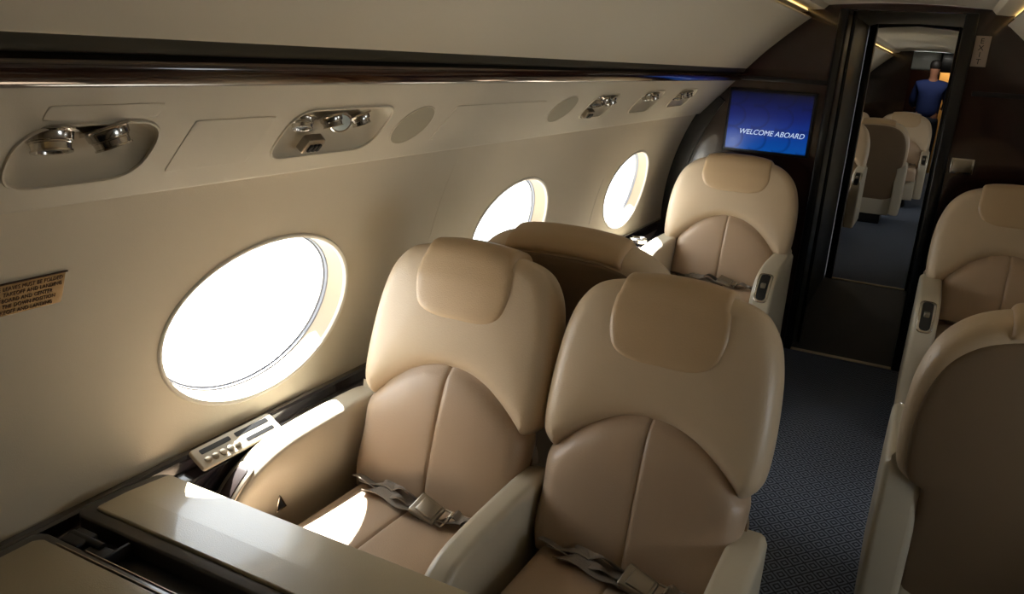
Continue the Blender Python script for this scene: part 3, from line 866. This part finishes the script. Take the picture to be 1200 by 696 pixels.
    if belt:
        b = MB(); rnd = random.Random(7 if tw else 9)
        zt = lambda u, s: .468+.03*s+.004
        def strap(u0, u1, s0, s1, amp, ph, lift, hw, n=26, tilt=.3):
            pts = []; ws = []
            for i in range(n):
                t = i/(n-1); u = u0+(u1-u0)*t; s = s0+(s1-s0)*t+amp*.6*math.sin(ph+t*7)
                z = zt(u, s)+lift*math.sin(PI*t)**.7+amp*(1+math.sin(ph*2+t*11))*.5
                a = tilt*math.sin(ph+t*5)
                pts.append((u, -s, z)); ws.append((0, -hw*math.cos(a), hw*math.sin(a)+hw*.25))
            b.ribbon(pts, ws)
        k = cw
        strap(-k+.01, .05, .010, .070, .007, .4, .004, .020)
        strap(-k+.04, .045, .022, .060, .009, 1.7, .012, .016)
        strap(-k+.09, .02, .040, .078, .010, 3.1, .016, .014, 30, .7)
        strap(-.13, .055, .055, .092, .007, 2.6, .010, .012, 26, .8)
        strap(-.10, .045, .030, .052, .012, 4.2, .022, .013, 26, .8)
        strap(.085, k-.005, .078, .045, .006, .9, .003, .019)
        strap(.10, k-.03, .066, .052, .009, 2.2, .012, .014, 24, .7)
        sb = b.build('seat_belt', 'belt', root)
        q = MB(); import bmesh
        bmm = bmesh.new(); bmesh.ops.create_cube(bmm, size=1)
        for v in bmm.verts: v.co = Vector((v.co.x*.070, v.co.y*(.056 if v.co.x < 0 else .048), v.co.z*(.020 if v.co.x < 0 else .014)))
        bmesh.ops.bevel(bmm, geom=bmm.edges[:], offset=.005, segments=3, affect='EDGES', profile=.5)
        rot = Euler((R_(24), R_(10), R_(-8))).to_matrix(); pos = Vector((.062, -.078, .497))
        q.add([rot @ v.co+pos for v in bmm.verts], [[v.index for v in f.verts] for f in bmm.faces]); bmm.free()
        bk = q.build('buckle', 'buckle', sb)
        lid = MB(); lid.box(-.020, .030, -.0185, .0185, .006, .0125, .003)
        lid.v = [tuple(rot @ Vector(v)+pos) for v in lid.v]; lid.build('buckle_lid', 'buckle', sb)
        e = Vector((.1, -.076, .489))
        MB().tube([e+rot @ Vector(p) for p in ((-.005, -.02, 0), (.012, -.021, 0), (.014, 0, 0), (.012, .021, 0), (-.005, .02, 0))], .003, 6).build('buckle_tongue', 'nickel', sb)
    return root
def sty_has(arms, s): return any(a[2] == s for a in arms)

S = {}
def place(root, x, y, rot, label, group):
    root.location = (x, y, 0); root.rotation_euler = (0, 0, rot); tag(root, label, 'seat', group); return root
GT, GS = 'double seats facing the table', 'single club seats of the near cabin'
# the twin seats are centred on -.70 and -.20; window arm at x -1.022 .. -.945, middle arm, aisle arm
place(make_seat('cabin_armchair', 'twin', [(-.322, -.247, 'cap'), (.213, .273, 'plain')]), -.70, 1.45, 0,
      'beige leather seat under the first window, sunlit on its arm, beside another seat', GT)
tw_ = make_seat('cabin_armchair', 'twin', [(.200, .272, 'plain')])
place(tw_, -.20, 1.45, 0,
      'beige leather seat beside the aisle, right one of the front pair, nearest the camera', GT)
sg = make_seat('cabin_armchair', 'single', [(-.330, -.240, 'control'), (.240, .330, 'control')])
place(sg, -.60, 3.93, 0, 'beige leather single seat facing back in front of the blue welcome screen', GS)
def seat_copy(x, y, rot, label, group=GS):
    return place(copy_tree(sg), x, y, rot, label, group)
seat_copy(.62, 3.93, 0, 'beige leather single seat against the right bulkhead below the silver latch plate')
seat_copy(-.55, 2.07, PI, 'tan seat seen from behind between the front pair and the second window')
seat_copy(.592, 2.08, PI, 'seat turned away at right edge, dark brown back shell beside the aisle')
GF = 'seats of the cabin beyond the doorway'
seat_copy(-.60, 8.45, 0, 'cream seat facing back beyond the doorway, cut off by the left door jamb', GF)
seat_copy(-.27, 9.28, PI, 'brown back shell of a seat turned away beyond the doorway', GF)
seat_copy(-.09, 11.05, 0, 'cream seat facing back, farthest down the aisle beyond the doorway', GF)
tw2 = copy_tree(tw_)
place(tw2, -.73, 11.15, 0, 'cream seat top peeking out at far left behind the cut-off seat beyond the doorway', GF)

# ------------------------------------------------------------------ conference table at the lower left
tb = empty('conference_table', (-.55, .6, 0), 'folding table with beige leather leaves and dark rims at lower left', 'table')
def leaf(name, x0, x1, y0, y1, zt, rimw, thick):
    o = roundpoly([(x0, y0), (x1, y0), (x1, y1), (x0, y1)], .028, 6)
    rm = puff(name, o, flat(zt, .006), flat(zt-thick, .006), lambda u, v, w: (u, v, w), 'tablerim', tb, .04, .006)
    return rm
ZT = .645
l1 = leaf('table_leaf', -1.05, -.02, .812, 1.012, ZT, .02, .032)
for v_ in l1.data.vertices:
    if v_.co.z > ZT-.02 and v_.co.y+tb.location.y > .905: v_.co.z -= (v_.co.y+tb.location.y-.905)*.10
o = roundpoly([(-1.022, .838), (-.045, .838), (-.045, 1.003), (-1.022, 1.003)], .006, 4)
def fold(d, u, v): return ZT+.006-rp(d, .004)-np.clip(v-.905, 0, 1)*.10
puff('leaf_inlay', o, fold, lambda d, u, v: ZT-.006-np.clip(v-.905, 0, 1)*.10, lambda u, v, w: (u, v, w), 'table', l1, .02, .004, sharp=4)
l2 = leaf('table_leaf', -1.05, -.02, .22, .752, ZT-.004, .02, .032)
o = roundpoly([(-1.026, .245), (-.045, .245), (-.045, .733), (-1.026, .733)], .014, 4)
puff('leaf_inlay', o, flat(ZT, .003), flat(ZT-.008), lambda u, v, w: (u, v, w), 'table', l2, .04, .004)
MB().box(-.985, -.05, .7345, .7365, ZT-.006, ZT+.0015).build('metal_edge', 'nickel', l2)
MB().box(-.93, -.05, .7495, .7515, ZT-.008, ZT-.0025).build('metal_edge', 'nickel', l2)
MB().box(-1.02, -.03, .70, .86, ZT-.075, ZT-.034, .006).build('center_beam', 'blackmatt', tb)
h = MB(); 
h.box(-1.01, -.965, .755, .80, ZT-.036, ZT-.010, .004); h.box(-.955, -.90, .757, .79, ZT-.036, ZT-.016, .004)
h.lathe([(.008, 0), (.008, .08)], (-1.01, .782, ZT-.016), (1, 0, 0), 12); h.box(-.90, -.893, .755, .81, ZT-.036, ZT-.008, .002)
h.build('hinge', 'blackmatt', tb)
MB().box(-.82, -.22, .40, .46, 0, .03, .008).box(-.72, -.62, .38, .80, .02, ZT-.07, .01).box(-.80, -.48, .45, .75, 0, .03, .008).build('pedestal', 'blackmatt', tb)

# ------------------------------------------------------------------ bulkhead items
mon = empty('wall_monitor', (-.57, Y1, 1.22), 'blue welcome screen on the dark bulkhead above the far left seat', 'monitor')
MB().box(-.792, -.338, Y1-.018, Y1+.01, 1.052, 1.386, .006).build('monitor_frame', 'blackmatt', mon)
sc_o = MB().box(-.776, -.354, Y1-.0205, Y1-.0175, 1.068, 1.370, .0008).build('screen', 'screen', mon)
text_obj('lettering', 'WELCOME ABOARD', .0385, 'white', mon, frame((-.713, Y1-.0212, 1.150), (1, 0, 0), (0, 0, 1)), .28, 'LEFT', .0004, 1.0, .96)

sg_ = empty('exit_sign', (.345, Y1, 1.63), 'pale upright EXIT plate on the right bulkhead beside the doorway', 'sign')
MB().box(.317, .382, Y1-.004, Y1, 1.563, 1.702, .0015).build('plate', 'sign', sg_)
for i, ch_ in enumerate('EXIT'):
    text_obj('lettering', ch_, .034, 'inkblack', sg_, frame((.347, Y1-.0045, 1.668-i*.031), (1, 0, 0), (0, 0, 1)), 0, 'CENTER', .0003)
lp_ = empty('latch_plate', (.375, Y1, 1.095), 'square silver latch plate on the dark right bulkhead', 'latch')
MB().box(.326, .428, Y1-.006, Y1, 1.058, 1.134, .003).build('plate_frame', 'chrome', lp_)
MB().box(.336, .418, Y1-.009, Y1-.004, 1.066, 1.126, .003).build('latch_face', 'nickel', lp_)

# ------------------------------------------------------------------ person in the far galley
def skinned(name, chain, m, parent, sub=2):
    """chain: list of (point, radius, parent index)"""
    me = bpy.data.meshes.new(name); off = parent.location if parent else Vector((0, 0, 0))
    me.from_pydata([tuple(Vector(p)-off) for p, r, q in chain], [(q, i) for i, (p, r, q) in enumerate(chain) if q is not None], [])
    o = bpy.data.objects.new(name, me); link(o, parent)
    md = o.modifiers.new('skin', 'SKIN'); md.use_smooth_shade = True
    for i, (p, r, q) in enumerate(chain):
        me.skin_vertices[0].data[i].radius = r if isinstance(r, tuple) else (r, r)
        me.skin_vertices[0].data[i].use_root = q is None
    sb = o.modifiers.new('sub', 'SUBSURF'); sb.levels = sub; sb.render_levels = sub
    me.materials.append(M[m]); return o
px, py = .095, 13.35
pe = empty('person', (px, py, 0), 'person in dark blue top standing with back turned in the far galley', 'person')
def P(x, y, z): return (px+x, py+y, z)
body = [(P(0, 0, .98), (.135, .10), None), (P(0, 0, 1.10), (.145, .11), 0), (P(0, .01, 1.26), (.165, .115), 1), (P(0, .01, 1.38), (.15, .10), 2), (P(0, .01, 1.46), .06, 3), (P(0, -.01, 1.52), .052, 4),
        (P(0, .0, 1.60), (.075, .09), 5), (P(0, .0, 1.68), (.078, .095), 6), (P(0, .0, 1.735), (.05, .06), 7),
        (P(.165, .01, 1.39), .06, 3), (P(.24, .06, 1.15), .045, 9), (P(.20, .28, 1.08), .034, 10), (P(.19, .36, 1.08), .03, 11),
        (P(-.165, .01, 1.39), .06, 3), (P(-.22, .06, 1.15), .045, 13), (P(-.16, .28, 1.08), .034, 14), (P(-.15, .36, 1.08), .03, 15),
        (P(.09, 0, .86), .085, 0), (P(.10, .0, .48), .06, 17), (P(.10, .02, .08), .042, 18), (P(.10, -.0, .03), .04, 19),
        (P(-.09, 0, .86), .085, 0), (P(-.10, .0, .48), .06, 21), (P(-.10, .02, .08), .042, 22), (P(-.10, -.0, .03), .04, 23)]
skinned('body', body, 'skin', pe)
skinned('shirt', [(P(0, 0, .90), (.18, .14), None), (P(0, 0, 1.10), (.165, .13), 0), (P(0, .01, 1.26), (.185, .135), 1), (P(0, .01, 1.385), (.165, .115), 2), (P(0, .005, 1.49), .074, 3),
                  (P(.17, .01, 1.39), .075, 3), (P(.24, .06, 1.16), .058, 5), (P(.215, .2, 1.10), .05, 6), (P(-.17, .01, 1.39), .075, 3), (P(-.22, .06, 1.16), .058, 8), (P(-.185, .2, 1.10), .05, 9)], 'blue', pe)
skinned('trousers', [(P(0, 0, 1.0), (.172, .135), None), (P(0, 0, .92), (.18, .14), 0), (P(.09, 0, .84), .1, 1), (P(.10, 0, .48), .078, 2), (P(.10, .01, .06), .062, 3), (P(-.09, 0, .84), .1, 1), (P(-.10, 0, .48), .078, 5), (P(-.10, .01, .06), .062, 6)], 'navy', pe)
skinned('hair', [(P(0, -.03, 1.585), (.072, .07), None), (P(0, -.015, 1.69), (.09, .10), 0), (P(0, .0, 1.745), (.06, .07), 1)], 'hair', pe)

# ------------------------------------------------------------------ light
w = bpy.data.worlds.new('daylight'); sc.world = w; w.use_nodes = True
bg = w.node_tree.nodes['Background']; bg.inputs['Color'].default_value = (.93, .97, 1.0, 1); bg.inputs['Strength'].default_value = 6.0
su = bpy.data.lights.new('sun', 'SUN'); su.energy = 60; su.angle = R_(.53); su.color = (1, .98, .94)
so_ = bpy.data.objects.new('sun', su); COL.objects.link(so_)
so_.rotation_euler = Vector((-.7, .42, 1)).to_track_quat('Z', 'Y').to_euler()

# ------------------------------------------------------------------ camera
cam = bpy.data.cameras.new('camera'); co_ = bpy.data.objects.new('camera', cam); COL.objects.link(co_)
cam.sensor_width = 36; cam.sensor_fit = 'HORIZONTAL'; cam.lens = 36*948/1200; cam.clip_start = .02
fpx = 948.
def dv(p): return Vector((p[0]-600, p[1]-348, fpx))
yv = dv((1105, 92)).normalized(); xv = -dv((-1390, -70)); xv = (xv-yv*xv.dot(yv)).normalized(); zv = xv.cross(yv)
# rows: world axes in the camera frame (x right, y down, z forward)
Rm = Matrix((xv, yv, zv))
right = Rm @ Vector((1, 0, 0)); up = Rm @ Vector((0, -1, 0)); back = Rm @ Vector((0, 0, -1))
co_.matrix_world = Matrix(((right.x, up.x, back.x, .215), (right.y, up.y, back.y, 0), (right.z, up.z, back.z, 1.5), (0, 0, 0, 1)))
sc.camera = co_
sc.view_settings.view_transform = 'Standard'; sc.view_settings.look = 'None'
sc.view_settings.exposure = 0.0; sc.view_settings.gamma = 1; sc.view_settings.use_curve_mapping = False
sc.cycles.max_bounces = 10; sc.cycles.diffuse_bounces = 6; sc.cycles.transparent_max_bounces = 12
sc.cycles.use_denoising = True
